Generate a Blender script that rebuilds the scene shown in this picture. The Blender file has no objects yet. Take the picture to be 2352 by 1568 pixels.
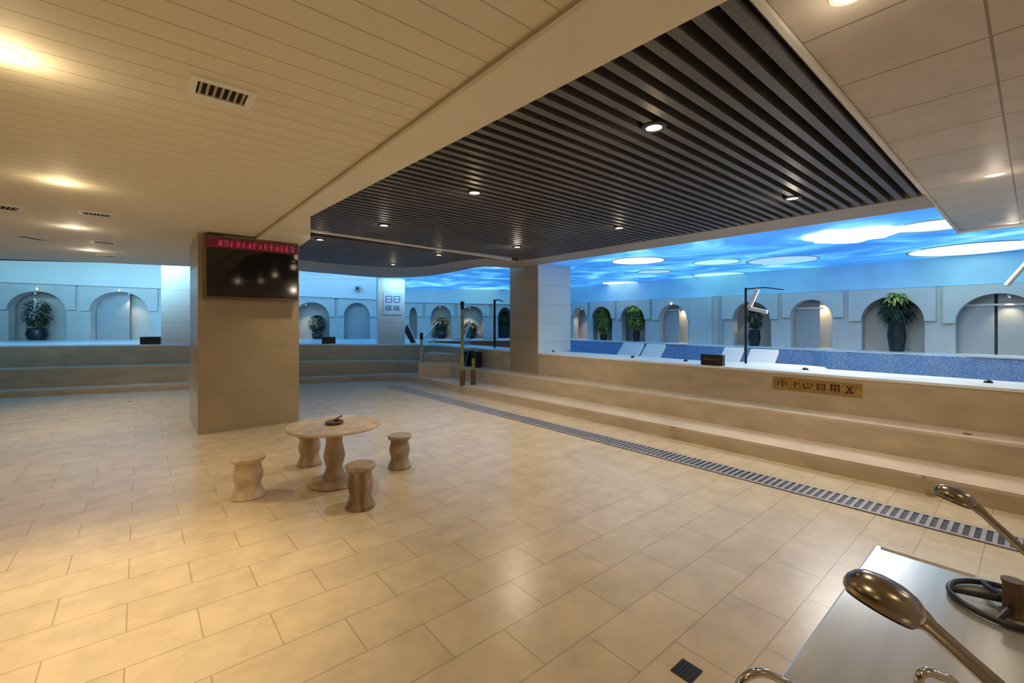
import bpy, bmesh, math, random
from mathutils import Vector, Matrix
random.seed(7)
SC = bpy.context.scene
COL = SC.collection
PI = math.pi

# ------------------------------------------------------------------ camera
EYE = 1.6
FPX, CXP, HOR = 1014.0, 1176.0, 740.0
YAW = math.radians(40.1)
cd = bpy.data.cameras.new('camera')
cd.sensor_fit = 'HORIZONTAL'; cd.sensor_width = 36.0; cd.lens = 36.0 * FPX / 2352.0
cd.shift_y = -(784.0 - HOR) / 2352.0
cd.clip_start = 0.05
cam = bpy.data.objects.new('camera', cd); COL.objects.link(cam)
cam.location = (0, 0, EYE); cam.rotation_euler = (PI / 2, 0, -YAW)
SC.camera = cam

# ------------------------------------------------------------------ world, exposure
w = bpy.data.worlds.new('world'); SC.world = w; w.use_nodes = True
w.node_tree.nodes['Background'].inputs[0].default_value = (0.5, 0.45, 0.38, 1)
w.node_tree.nodes['Background'].inputs[1].default_value = 0.05
SC.view_settings.view_transform = 'Standard'; SC.view_settings.look = 'None'
SC.view_settings.exposure = 0.0; SC.view_settings.gamma = 1.0
SC.view_settings.use_curve_mapping = False
SC.cycles.max_bounces = 7; SC.cycles.diffuse_bounces = 4; SC.cycles.glossy_bounces = 3
SC.cycles.use_adaptive_sampling = True; SC.cycles.adaptive_threshold = 0.02
SC.cycles.sample_clamp_indirect = 6.0; SC.cycles.sample_clamp_direct = 0.0
SC.cycles.use_denoising = True
WARM = (1.0, 0.77, 0.45); NEUT = (1.0, 0.84, 0.62)
SPOT_W = 42.0          # warm downlights of the plank ceiling
SLAT_W = 88.0          # downlights between the slats
RIGHT_W = 42.0
NICHE_W = 17.0
COVE_W = 38.0         # cyan cove tubes above the ceiling lip, for the whole run
SKY_E = 1.0
LIP_W = 48.0

def area(name, loc, target, sx, sy, power, color):
    l = bpy.data.lights.new(name, 'AREA'); l.shape = 'RECTANGLE'; l.size = sx; l.size_y = sy
    l.energy = power; l.color = color; l.spread = math.radians(105)
    o = bpy.data.objects.new(name, l); COL.objects.link(o); o.location = loc
    d = Vector(target) - Vector(loc)
    o.rotation_euler = d.to_track_quat('-Z', 'Y').to_euler()
    return o

# ------------------------------------------------------------------ pixel helpers (2352x1568 frame)
SN, CS = math.sin(YAW), math.cos(YAW)
def ray(px, py=HOR):
    u = (px - CXP) / FPX; v = (HOR - py) / FPX
    return Vector((SN + u * CS, CS - u * SN, v))
def onD(px, py, d): return Vector((0, 0, EYE)) + ray(px, py) * d
def onZ(px, py, z): return onD(px, py, (z - EYE) / ((HOR - py) / FPX))
def onX(px, py, X): return onD(px, py, X / ray(px, py).x)
def onY(px, py, Y): return onD(px, py, Y / ray(px, py).y)
def onP(px, py, p, n):
    r = ray(px, py); return onD(px, py, (p.x * n.x + p.y * n.y) / (r.x * n.x + r.y * n.y))

# ------------------------------------------------------------------ materials
def nt(name):
    m = bpy.data.materials.new(name); m.use_nodes = True
    return m, m.node_tree.nodes, m.node_tree.links, m.node_tree.nodes['Principled BSDF']
def c4(c): return (c[0], c[1], c[2], 1)
def mat(name, col, rough=0.5, metal=0.0, var=0.12, scale=6.0, col2=None, bump=0.0, stretch=(1, 1, 1), spec=0.5):
    m, N, L, b = nt(name)
    tc = N.new('ShaderNodeTexCoord'); mp = N.new('ShaderNodeMapping'); mp.inputs['Scale'].default_value = stretch
    no = N.new('ShaderNodeTexNoise'); no.inputs['Scale'].default_value = scale; no.inputs['Detail'].default_value = 6
    cr = N.new('ShaderNodeValToRGB')
    a = tuple(x * (1 - var) for x in col); c = col2 or tuple(min(1, x * (1 + var)) for x in col)
    cr.color_ramp.elements[0].color = c4(a); cr.color_ramp.elements[1].color = c4(c)
    cr.color_ramp.elements[0].position = 0.35; cr.color_ramp.elements[1].position = 0.68
    L.new(tc.outputs['Object'], mp.inputs[0]); L.new(mp.outputs[0], no.inputs['Vector'])
    L.new(no.outputs['Fac'], cr.inputs[0]); L.new(cr.outputs[0], b.inputs['Base Color'])
    b.inputs['Roughness'].default_value = rough; b.inputs['Metallic'].default_value = metal
    b.inputs['Specular IOR Level'].default_value = spec
    if bump:
        bp = N.new('ShaderNodeBump'); bp.inputs['Strength'].default_value = bump; bp.inputs['Distance'].default_value = 0.01
        L.new(no.outputs['Fac'], bp.inputs['Height']); L.new(bp.outputs[0], b.inputs['Normal'])
    return m
def emit(name, col, s):
    m, N, L, b = nt(name)
    b.inputs['Base Color'].default_value = c4(tuple(0.5 * x for x in col))
    b.inputs['Emission Color'].default_value = c4(col); b.inputs['Emission Strength'].default_value = s
    return m
def tiled(name, col, col2, mortar, bw, rh, ms, off=0.5, trans=(0, 0, 0), rot=0.0, rough=0.3, nscale=3.0, namt=0.35, bump=0.25, swap=None):
    m, N, L, b = nt(name)
    tc = N.new('ShaderNodeTexCoord'); mp = N.new('ShaderNodeMapping')
    mp.inputs['Location'].default_value = trans; mp.inputs['Rotation'].default_value = (0, 0, rot)
    src = tc.outputs['Object']
    if swap:      # wall tiles: bring (along, up) into the texture's x, y
        sp = N.new('ShaderNodeSeparateXYZ'); cb = N.new('ShaderNodeCombineXYZ')
        L.new(src, sp.inputs[0]); L.new(sp.outputs[swap[0]], cb.inputs[0]); L.new(sp.outputs[swap[1]], cb.inputs[1]); src = cb.outputs[0]
    br = N.new('ShaderNodeTexBrick'); br.offset = off; br.inputs['Scale'].default_value = 1.0
    br.inputs['Brick Width'].default_value = bw; br.inputs['Row Height'].default_value = rh
    br.inputs['Mortar Size'].default_value = ms; br.inputs['Mortar Smooth'].default_value = 0.15
    br.inputs['Color1'].default_value = c4(col); br.inputs['Color2'].default_value = c4(col2); br.inputs['Mortar'].default_value = c4(mortar)
    no = N.new('ShaderNodeTexNoise'); no.inputs['Scale'].default_value = nscale; no.inputs['Detail'].default_value = 8; no.inputs['Roughness'].default_value = 0.65
    mx = N.new('ShaderNodeMix'); mx.data_type = 'RGBA'; mx.blend_type = 'MULTIPLY'; mx.inputs[0].default_value = namt
    rr = N.new('ShaderNodeMapRange'); rr.inputs[1].default_value = 0.3; rr.inputs[2].default_value = 0.7; rr.inputs[3].default_value = 0.55; rr.inputs[4].default_value = 1.1
    L.new(src, mp.inputs[0]); L.new(mp.outputs[0], br.inputs['Vector']); L.new(src, no.inputs['Vector'])
    L.new(no.outputs['Fac'], rr.inputs[0]); L.new(br.outputs['Color'], mx.inputs[6]); L.new(rr.outputs[0], mx.inputs[7])
    L.new(mx.outputs[2], b.inputs['Base Color']); b.inputs['Roughness'].default_value = rough
    bp = N.new('ShaderNodeBump'); bp.inputs['Strength'].default_value = bump; bp.inputs['Distance'].default_value = 0.004; bp.invert = True
    L.new(br.outputs['Fac'], bp.inputs['Height']); L.new(bp.outputs[0], b.inputs['Normal'])
    return m

M = {}
M['floor'] = tiled('floor_tile', (0.58, 0.475, 0.335), (0.545, 0.445, 0.312), (0.37, 0.29, 0.20), 0.602, 0.31, 0.0035, 0.5, (-1.449 + 6.02, 0.072, 0), rough=0.27, nscale=4.0, namt=0.42)
M['plank'] = tiled('ceiling_plank', (0.74, 0.69, 0.57), (0.72, 0.67, 0.555), (0.45, 0.39, 0.29), 90.0, 0.16, 0.004, 0.0, (45, 0.03, 0), rough=0.7, nscale=1.0, namt=0.08, bump=0.3)
M['panel'] = tiled('ceiling_panel', (0.62, 0.55, 0.46), (0.59, 0.52, 0.44), (0.28, 0.21, 0.14), 0.58, 0.56, 0.006, 0.0, (-3.47 + 5.8, 0.43, 0), rough=0.5, nscale=6.0, namt=0.3)
M['soffit'] = mat('soffit_paint', (0.74, 0.69, 0.57), 0.6, var=0.04, scale=2)
M['brownsoffit'] = mat('brown_soffit', (0.38, 0.32, 0.25), 0.6, var=0.06, scale=2)
M['marble'] = tiled('brown_marble', (0.40, 0.32, 0.205), (0.37, 0.295, 0.185), (0.31, 0.25, 0.16), 9.0, 0.62, 0.0025, 0.0, (4.5, 0.05, 0), rough=0.25, nscale=2.0, namt=0.35, swap=(0, 2))
M['step'] = mat('step_marble', (0.50, 0.405, 0.28), 0.3, var=0.13, scale=2.6, stretch=(1, 1, 2.5))
M['tread'] = mat('tread_marble_lit', (0.60, 0.50, 0.385), 0.28, var=0.10, scale=3)  # same marble as the steps, light from above put into the colour
M['deck'] = mat('white_deck', (0.82, 0.84, 0.85), 0.3, var=0.08, scale=4)
M['white'] = mat('white_paint', (0.74, 0.74, 0.72), 0.5, var=0.03, scale=3)
M['niche'] = mat('niche_plaster', (0.52, 0.53, 0.52), 0.6, var=0.05, scale=2)
M['surround'] = mat('surround_plaster', (0.55, 0.565, 0.56), 0.6, var=0.05, scale=2.5)
M['bulk'] = mat('bulkhead_paint', (0.70, 0.74, 0.76), 0.6, var=0.03, scale=1)
M['bulkblue'] = mat('sky_paint', (0.40, 0.68, 0.86), 0.6, var=0.12, scale=1.2)
M['slat'] = mat('slat_metal', (0.105, 0.098, 0.10), 0.42, var=0.15, scale=3)
M['void'] = mat('void_black', (0.006, 0.006, 0.007), 0.9, var=0.1)
M['mosaic'] = tiled('blue_mosaic', (0.13, 0.29, 0.66), (0.34, 0.52, 0.80), (0.48, 0.58, 0.70), 0.03, 0.03, 0.003, 0.0, rough=0.25, nscale=30, namt=0.5, swap=(1, 2))
M['poolfloor'] = tiled('pool_mosaic', (0.12, 0.32, 0.66), (0.22, 0.46, 0.76), (0.45, 0.55, 0.65), 0.03, 0.03, 0.003, 0.0, rough=0.25, nscale=30, namt=0.4)
M['bluepillar'] = tiled('pale_pillar_tile', (0.66, 0.70, 0.71), (0.64, 0.68, 0.69), (0.45, 0.48, 0.5), 4.0, 0.42, 0.006, 0.0, (2.0, 0.1, 0), rough=0.35, nscale=2, namt=0.1, swap=(0, 2))
M['stone'] = mat('stool_stone', (0.42, 0.31, 0.20), 0.42, var=0.25, scale=9, stretch=(1, 1, 0.5), bump=0.15)
M['stonelight'] = mat('pale_stone', (0.60, 0.47, 0.32), 0.42, var=0.2, scale=8, bump=0.15)
M['stonered'] = mat('red_streaked_stone', (0.26, 0.14, 0.09), 0.38, var=0.4, scale=8, stretch=(1.6, 1.6, 0.2), col2=(0.46, 0.33, 0.23), bump=0.1)
M['stonegrey'] = mat('grey_brown_stone', (0.34, 0.27, 0.20), 0.42, var=0.25, scale=9, bump=0.15)
M['chrome'] = mat('chrome', (0.62, 0.58, 0.53), 0.12, 1.0, var=0.04, scale=2)
M['darkchrome'] = mat('dark_chrome', (0.33, 0.28, 0.23), 0.24, 1.0, var=0.08, scale=3)
M['steel'] = mat('brushed_steel', (0.62, 0.61, 0.59), 0.22, 0.65, var=0.10, scale=3, stretch=(0.5, 6, 1))
M['black'] = mat('black_plastic', (0.018, 0.017, 0.017), 0.35, var=0.2)
M['blackgloss'] = mat('screen_glass', (0.008, 0.007, 0.006), 0.07, var=0.1)
M['darkmetal'] = mat('dark_metal', (0.035, 0.035, 0.04), 0.35, 0.6, var=0.2)
M['brown'] = mat('brown_wood', (0.13, 0.075, 0.035), 0.4, var=0.25, scale=8)
M['gold'] = mat('gold_plate', (0.36, 0.22, 0.065), 0.38, 0.35, var=0.2, scale=12)
M['glyphdark'] = mat('glyph_dark', (0.055, 0.022, 0.012), 0.5, var=0.1)
M['glyphred'] = mat('glyph_maroon', (0.10, 0.012, 0.022), 0.5, var=0.1)
M['redled'] = emit('red_led_field', (0.085, 0.003, 0.010), 0.55)
M['pinkled'] = emit('pink_led_marks', (0.36, 0.025, 0.06), 0.75)
M['lamp'] = emit('lamp_glow', (1.0, 0.87, 0.60), 14.0)
M['lampcool'] = emit('lamp_glow_cool', (1.0, 0.95, 0.82), 10.0)
M['disccyan'] = emit('disc_cyan', (0.40, 0.93, 1.0), 1.25)
M['discglow'] = emit('disc_glow', (0.78, 0.92, 1.0), 2.0)
M['discpale'] = emit('disc_pale', (0.36, 0.66, 0.95), 0.95)
M['discbright'] = emit('disc_bright', (0.58, 0.96, 1.0), 1.9)
M['leaf'] = mat('leaf_green', (0.06, 0.16, 0.03), 0.45, var=0.5, scale=14, col2=(0.22, 0.36, 0.06))
M['leafdark'] = mat('leaf_dark', (0.02, 0.045, 0.022), 0.5, var=0.4, scale=14)
M['leaflit'] = mat('leaf_lit', (0.42, 0.52, 0.09), 0.45, var=0.3, scale=14, col2=(0.68, 0.70, 0.20))  # leaf tops with the niche lamp's light put into their colour
M['petal'] = mat('white_petal', (0.75, 0.75, 0.70), 0.5, var=0.05)
M['pot'] = mat('dark_pot', (0.02, 0.024, 0.03), 0.3, var=0.3)
M['signwhite'] = mat('sign_board', (0.55, 0.66, 0.82), 0.4, var=0.04)
M['signblue'] = mat('sign_ink', (0.05, 0.11, 0.28), 0.5, var=0.1)
M['grate'] = mat('grate_resin', (0.30, 0.30, 0.33), 0.4, var=0.12)
M['chan'] = mat('drain_channel', (0.02, 0.02, 0.035), 0.5, var=0.2)
M['doorgrey'] = mat('grey_sliding_panel', (0.36, 0.40, 0.43), 0.35, var=0.05)
M['yellow'] = mat('yellow_green_acrylic', (0.26, 0.27, 0.075), 0.25, var=0.25, scale=9)
def glass(name, col, rough=0.03):
    m, N, L, b = nt(name)
    b.inputs['Base Color'].default_value = c4(col); b.inputs['Roughness'].default_value = rough
    b.inputs['Transmission Weight'].default_value = 1.0; b.inputs['IOR'].default_value = 1.33
    no = N.new('ShaderNodeTexNoise'); no.inputs['Scale'].default_value = 5
    bp = N.new('ShaderNodeBump'); bp.inputs['Strength'].default_value = 0.05
    L.new(no.outputs['Fac'], bp.inputs['Height']); L.new(bp.outputs[0], b.inputs['Normal'])
    return m
M['glass'] = glass('green_glass', (0.86, 0.96, 0.92)); M['water'] = glass('pool_water', (0.55, 0.85, 0.95))
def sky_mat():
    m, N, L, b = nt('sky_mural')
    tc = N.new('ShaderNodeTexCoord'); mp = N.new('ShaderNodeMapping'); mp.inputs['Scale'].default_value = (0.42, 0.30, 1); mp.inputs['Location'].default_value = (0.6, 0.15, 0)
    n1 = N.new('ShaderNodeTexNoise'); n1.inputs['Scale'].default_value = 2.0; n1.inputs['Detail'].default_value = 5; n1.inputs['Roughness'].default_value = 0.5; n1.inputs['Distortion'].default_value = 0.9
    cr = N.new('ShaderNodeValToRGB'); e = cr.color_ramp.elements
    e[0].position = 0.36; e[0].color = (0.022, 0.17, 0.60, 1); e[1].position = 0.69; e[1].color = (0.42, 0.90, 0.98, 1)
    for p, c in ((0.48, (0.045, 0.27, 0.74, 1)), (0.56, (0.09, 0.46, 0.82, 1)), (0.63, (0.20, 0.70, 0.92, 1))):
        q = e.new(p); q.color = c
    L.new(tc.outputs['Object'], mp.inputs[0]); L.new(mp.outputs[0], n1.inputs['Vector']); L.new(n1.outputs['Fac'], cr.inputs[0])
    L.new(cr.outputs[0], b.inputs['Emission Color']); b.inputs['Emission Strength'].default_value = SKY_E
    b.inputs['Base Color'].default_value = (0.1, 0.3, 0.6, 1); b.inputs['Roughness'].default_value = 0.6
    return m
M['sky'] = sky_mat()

# ------------------------------------------------------------------ mesh builder
class MB:
    def __init__(s): s.v = []; s.f = []; s.sm = []
    def add(s, vs, fs, smooth=False):
        k = len(s.v); s.v += [tuple(p) for p in vs]; s.f += [tuple(i + k for i in f) for f in fs]; s.sm += [smooth] * len(fs); return s
    def box(s, x0, x1, y0, y1, z0, z1):
        vs = [(x, y, z) for z in (z0, z1) for y in (y0, y1) for x in (x0, x1)]
        return s.add(vs, [(0, 2, 3, 1), (4, 5, 7, 6), (0, 1, 5, 4), (2, 6, 7, 3), (0, 4, 6, 2), (1, 3, 7, 5)])
    def hexa(s, b, t):      # bottom quad, top quad
        vs = list(b) + list(t)
        return s.add(vs, [(3, 2, 1, 0), (4, 5, 6, 7), (0, 1, 5, 4), (1, 2, 6, 5), (2, 3, 7, 6), (3, 0, 4, 7)])
    def prism(s, poly, z0, z1):     # z1 may be a list, one per vertex
        n = len(poly); zt = z1 if isinstance(z1, (list, tuple)) else [z1] * n
        zb = z0 if isinstance(z0, (list, tuple)) else [z0] * n
        vs = [(p[0], p[1], zb[i]) for i, p in enumerate(poly)] + [(p[0], p[1], zt[i]) for i, p in enumerate(poly)]
        return s.add(vs, [tuple(range(n - 1, -1, -1)), tuple(range(n, 2 * n))] + [(i, (i + 1) % n, n + (i + 1) % n, n + i) for i in range(n)])
    def strip(s, a, b, z0, z1):     # solid band between two plan polylines of equal length
        n = len(a)
        f0 = z0 if isinstance(z0, (list, tuple)) else [z0] * n; f1 = z1 if isinstance(z1, (list, tuple)) else [z1] * n
        for i in range(n - 1):
            s.hexa([(a[i][0], a[i][1], f0[i]), (a[i + 1][0], a[i + 1][1], f0[i + 1]), (b[i + 1][0], b[i + 1][1], f0[i + 1]), (b[i][0], b[i][1], f0[i])],
                   [(a[i][0], a[i][1], f1[i]), (a[i + 1][0], a[i + 1][1], f1[i + 1]), (b[i + 1][0], b[i + 1][1], f1[i + 1]), (b[i][0], b[i][1], f1[i])])
        return s
    def lathe(s, prof, c=(0, 0, 0), n=28, axis=None):
        M_ = Matrix.Identity(3)
        if axis is not None: M_ = Vector((0, 0, 1)).rotation_difference(Vector(axis).normalized()).to_matrix()
        vs = []; fs = []
        for r, z in prof:
            for k in range(n):
                a = 2 * PI * k / n
                vs.append(Vector(c) + M_ @ Vector((r * math.cos(a), r * math.sin(a), z)))
        m = len(prof)
        for j in range(m - 1):
            for k in range(n):
                fs.append((j * n + k, j * n + (k + 1) % n, (j + 1) * n + (k + 1) % n, (j + 1) * n + k))
        fs.append(tuple(range(n - 1, -1, -1))); fs.append(tuple(range((m - 1) * n, m * n)))
        return s.add(vs, fs, True)
    def tube(s, pts, r, n=12, closed=False):
        pts = [Vector(p) for p in pts]; m = len(pts); rr = r if isinstance(r, (list, tuple)) else [r] * m
        vs = []; up = None
        for i, p in enumerate(pts):
            if closed: t = pts[(i + 1) % m] - pts[i - 1]
            else: t = pts[min(i + 1, m - 1)] - pts[max(i - 1, 0)]
            t.normalize()
            if up is None: up = t.orthogonal().normalized()
            up = (up - t * up.dot(t))
            if up.length < 1e-6: up = t.orthogonal()
            up.normalize(); q = t.cross(up)
            for k in range(n):
                a = 2 * PI * k / n; vs.append(p + (up * math.cos(a) + q * math.sin(a)) * rr[i])
        fs = []
        for i in range(m if closed else m - 1):
            j = (i + 1) % m
            for k in range(n): fs.append((i * n + k, i * n + (k + 1) % n, j * n + (k + 1) % n, j * n + k))
        if not closed: fs.append(tuple(range(n - 1, -1, -1))); fs.append(tuple(range((m - 1) * n, m * n)))
        return s.add(vs, fs, True)
    def build(s, name, m, parent=None, loc=(0, 0, 0), rotz=0.0, bevel=0.0, recalc=True):
        me = bpy.data.meshes.new(name); me.from_pydata(s.v, [], s.f); me.update()
        me.polygons.foreach_set('use_smooth', s.sm)
        if recalc:
            bm = bmesh.new(); bm.from_mesh(me); bmesh.ops.recalc_face_normals(bm, faces=bm.faces); bm.to_mesh(me); bm.free()
        me.materials.append(M[m] if isinstance(m, str) else m)
        o = bpy.data.objects.new(name, me); COL.objects.link(o); o.parent = parent
        o.location = loc; o.rotation_euler = (0, 0, rotz)
        if any(s.sm):
            md = o.modifiers.new('split', 'EDGE_SPLIT'); md.split_angle = math.radians(40)
        if bevel:
            md = o.modifiers.new('bevel', 'BEVEL'); md.width = bevel; md.segments = 2; md.limit_method = 'ANGLE'
        return o
def thing(name, label, cat, loc=(0, 0, 0), rotz=0.0, group=None):
    o = bpy.data.objects.new(name, None); COL.objects.link(o); o.location = loc; o.rotation_euler = (0, 0, rotz)
    o.empty_display_size = 0.1
    return tag(o, label, cat, group)
def tag(o, label, cat, group=None):
    o['label'] = label; o['category'] = cat
    if group: o['group'] = group
    return o
def struct(o): o['kind'] = 'structure'; return o
def smooth_path(pts, k=6):
    pts = [Vector(p) for p in pts]; out = []
    for i in range(len(pts) - 1):
        p0 = pts[max(i - 1, 0)]; p1 = pts[i]; p2 = pts[i + 1]; p3 = pts[min(i + 2, len(pts) - 1)]
        for j in range(k):
            t = j / k
            out.append(0.5 * ((2 * p1) + (p2 - p0) * t + (2 * p0 - 5 * p1 + 4 * p2 - p3) * t * t + (3 * p1 - p0 - 3 * p2 + p3) * t ** 3))
    out.append(pts[-1]); return out

# ================================================================== SETTING
ZC = 2.87                 # plank ceiling
ZS = 2.83                 # soffit border and slat undersides
X1, X2, X3, XR = 5.59, 6.19, 6.61, 7.40        # right steps: risers and inner rim of the deck
Z1, Z2, Z3 = 0.173, 0.476, 0.942
XN = 12.2                 # niche wall behind the right pool

struct(MB().box(-10, 13.2, -4, 20, -0.1, 0).build('floor', 'floor'))

# left niche wall plane (oblique)
NA = onD(0, HOR, 14.6); NB = onD(690, HOR, 16.4)
NT = (NB - NA); NT.z = 0; NT.normalize(); NN = Vector((NT.y, -NT.x, 0))      # normal towards the room
if NN.dot(Vector((0, -1, 0))) < 0: NN = -NN
def onN(px, py, off=0.0): return onP(px, py, NA + NN * off, NN)
# left steps line (oblique)
SA = onZ(0, 914, 0); SB = onZ(900, 871.5, 0)
ST = (SB - SA); ST.z = 0; ST.normalize(); SNrm = Vector((-ST.y, ST.x, 0))     # away from the camera
if SNrm.y < 0: SNrm = -SNrm
def sline(off, s): p = SA + SNrm * off + ST * s; return Vector((p.x, p.y, 0))
def meet(off, X):   # where the left line (pushed back by off) meets plane x = X
    s = (X - SA.x - SNrm.x * off) / ST.x; return s
def riser_path(off, X, rad, s0=-5.0, yend=-3.9):
    sm = meet(off, X); c = sline(off, sm)
    a = sline(off, sm - rad); b = Vector((X, c.y - rad, 0)); arc = []
    for i in range(9):
        t = i / 8; arc.append(a * (1 - t) ** 2 + c * 2 * t * (1 - t) + b * t * t)
    return [sline(off, s0)] + [sline(off, s0 + (sm - rad - s0) * k / 6) for k in range(1, 6)] + arc + [Vector((X, yend, 0))]
def zpath(path, zl, zm, zr):     # height runs gently along the left flight
    n = len(path); out = []
    for p in path:
        s = (p - SA).dot(ST); smax = meet(0.4, X2)
        t = max(0, min(1, s / smax))
        out.append(zl + (zm - zl) * t if p.x < X1 - 0.8 else (zm + (zr - zm) * min(1, max(0, (p.x - X1 + 0.8) / 0.8)) if p.y > 9 else zr))
    return out
D2, D3 = 0.38, 0.80
pa = riser_path(0, X1, 1.1); pb = riser_path(D2, X2, 1.1); pc = riser_path(D3, X3, 1.1); pd = riser_path(D3 + 0.8, XR, 1.1); pe = riser_path(1.6, XR - 0.05, 1.1)
za = zpath(pa, 0.14, 0.15, Z1); zb = zpath(pb, 0.58, 0.52, Z2); zc = zpath(pc, 1.08, 0.965, Z3)
PT = 0.03
def flight(name, path, nxt, back, z, zbot=0.0):
    m1 = MB().strip(path, back, zbot, [q - PT for q in z]); o = struct(m1.build(name, 'step'))
    return o
# risers (solid bodies) and treads on them, painted paler for light from above
flight('pool_step', pa, pb, pe, za); flight('pool_step', pb, pc, pe, zb)
struct(MB().strip(pa, pb, [q - PT for q in za], za).build('step_tread', 'tread'))
struct(MB().strip(pb, pc, [q - PT for q in zb], zb).build('step_tread', 'tread'))
struct(MB().strip(pc, pd, 0.0, [q - PT for q in zc]).build('pool_step', 'step'))
struct(MB().strip([p + Vector((-0.006, 0, 0)) for p in pc], pd, [q - PT for q in zc], zc).build('pool_deck', 'deck'))
# left deck field back to the niche wall
nl = [onN(px, HOR) for px in (-420, -100, 200, 500, 800, 1000)]
lw = [(p.x, p.y) for p in nl]
dk = pd[0:10]
MBd = MB(); poly = [(p.x, p.y) for p in dk] + [(nl[-1].x, nl[-1].y), (nl[0].x, nl[0].y)]
MBd.prism(poly, 0.0, [zc[i] - 0.004 for i in range(len(dk))] + [0.96, 1.02])
struct(MBd.build('pool_deck', 'deck'))
# right pool basin
struct(MB().box(XR - 0.1, 12.0, -3.9, 13.2, 0.02, 0.10).build('pool_floor', 'poolfloor'))
struct(MB().box(XR + 0.01, 11.79, -3.9, 12.6, 0.42, 0.44).build('pool_water', 'water'))
wl = MB(); y = -3.9; i = 0
for y0, y1, bulge in ((-3.9, 0.72, 0.0), (0.72, 1.72, 0.10), (1.72, 2.62, 0.05), (2.62, 3.3, 0.12), (3.3, 4.6, 0.02), (4.6, 6.4, 0.08), (6.4, 8.6, 0.0), (8.6, 13.3, 0.06)):
    k = 10
    a = [Vector((11.75 - bulge * math.sin(PI * j / k), y0 + (y1 - y0) * j / k, 0)) for j in range(k + 1)]
    wl.strip(a, [Vector((12.05, p.y, 0)) for p in a], 0.05, 0.955)
struct(wl.build('pool_wall', 'mosaic'))
struct(MB().box(11.72, XN + 0.6, -3.9, 14.0, 0.955, 0.985).build('pool_rim', 'deck'))

# ------------------------------------------------------------------ outer shell
struct(MB().box(-10.2, 13.4, -4.2, -4.0, 0, 4).build('wall_back', 'soffit'))
struct(MB().box(-10.2, -10.0, -4, 20, 0, 4).build('wall_left', 'marble'))

# ------------------------------------------------------------------ ceilings
outer_px = [(-420, 575), (-200, 588), (0, 599), (200, 606), (365, 613), (500, 618), (685, 622), (780, 630), (870, 637), (952, 636), (1020, 628), (1088, 615), (1135, 610)]
inner_px = [(690, 580), (685, 597), (816, 610), (911, 614), (979, 612), (1040, 602), (1088, 596), (1135, 592.5)]
outer = [onZ(px, py, ZS) for px, py in outer_px]
inner = [onZ(px, py, ZS) for px, py in inner_px]
XB0, XB1 = 1.32, 1.60     # border strip left of the slat recess
XS0, XS1 = 5.85, 6.50     # brown soffit strip on the pool side
YR = 0.70                 # edge of the panelled ceiling on the right
lc = [(-9.99, -4), (XB0 + 0.05, -4), (XB0 + 0.05, 8.6)]
lo = [(p.x, p.y) for p in outer[:7]]
struct(MB().prism(lc + list(reversed(lo)) + [(-9.99, lo[0][1])], ZC, ZC + 0.06).build('ceiling', 'plank'))
cap = [onZ(713, 497, ZS), onZ(713, 548, ZS), onZ(690, 565, ZS)]
bord = [(XB0, -4), (XB1 + 0.12, -4), (XB1 + 0.12, YR), (cap[0].x, cap[0].y), (cap[1].x, cap[1].y), (cap[2].x, cap[2].y), (1.97, 9.0), (0.65, 9.0), (0.65, 7.72), (XB0, 7.60)]
struct(MB().prism(bord, ZS, ZC + 0.02).build('trim_1', 'soffit'))
struct(MB().box(XB0 - 0.012, XB0, -4, 7.6, ZC - 0.012, ZC + 0.01).build('trim_2', 'brownsoffit'))
# far soffit: wavy band between the slats and the cove
ib = smooth_path(inner[1:], 4); ob = smooth_path(outer[6:], 4)
def resample(path, n):
    L = [0]
    for i in range(1, len(path)): L.append(L[-1] + (path[i] - path[i - 1]).length)
    out = []
    for k in range(n):
        t = L[-1] * k / (n - 1); j = max(i for i in range(len(L)) if L[i] <= t + 1e-9); j = min(j, len(path) - 2)
        f = (t - L[j]) / max(1e-9, L[j + 1] - L[j]); out.append(path[j].lerp(path[j + 1], f))
    return out
N_ = 28
ib = resample(ib, N_); ob = resample(ob, N_)
ib[-1] = Vector((XS0, ib[-1].y, 0)); ob[-1] = Vector((XS1, ob[-1].y, 0))
fs = MB().strip(ib, ob, ZS, 3.02)
fs.hexa([(XS0, YR, ZS), (XS1, YR, ZS), (ob[-1].x, ob[-1].y, ZS), (ib[-1].x, ib[-1].y, ZS)], [(XS0, YR, 3.02), (XS1, YR, 3.02), (ob[-1].x, ob[-1].y, 3.02), (ib[-1].x, ib[-1].y, 3.02)])
struct(fs.build('trim_3', 'brownsoffit'))
# panelled ceiling on the right
struct(MB().box(XB1 + 0.1, 8.75, -4, YR, ZC, ZC + 0.02).build('ceiling', 'panel'))
struct(MB().box(XB1 + 0.1, 8.75, YR - 0.012, YR + 0.012, ZC - 0.025, ZC + 0.03).build('trim_4', 'white'))
struct(MB().box(8.735, 8.76, -4, YR + 0.012, ZC - 0.025, ZC + 0.03).build('trim_5', 'white'))
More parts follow.
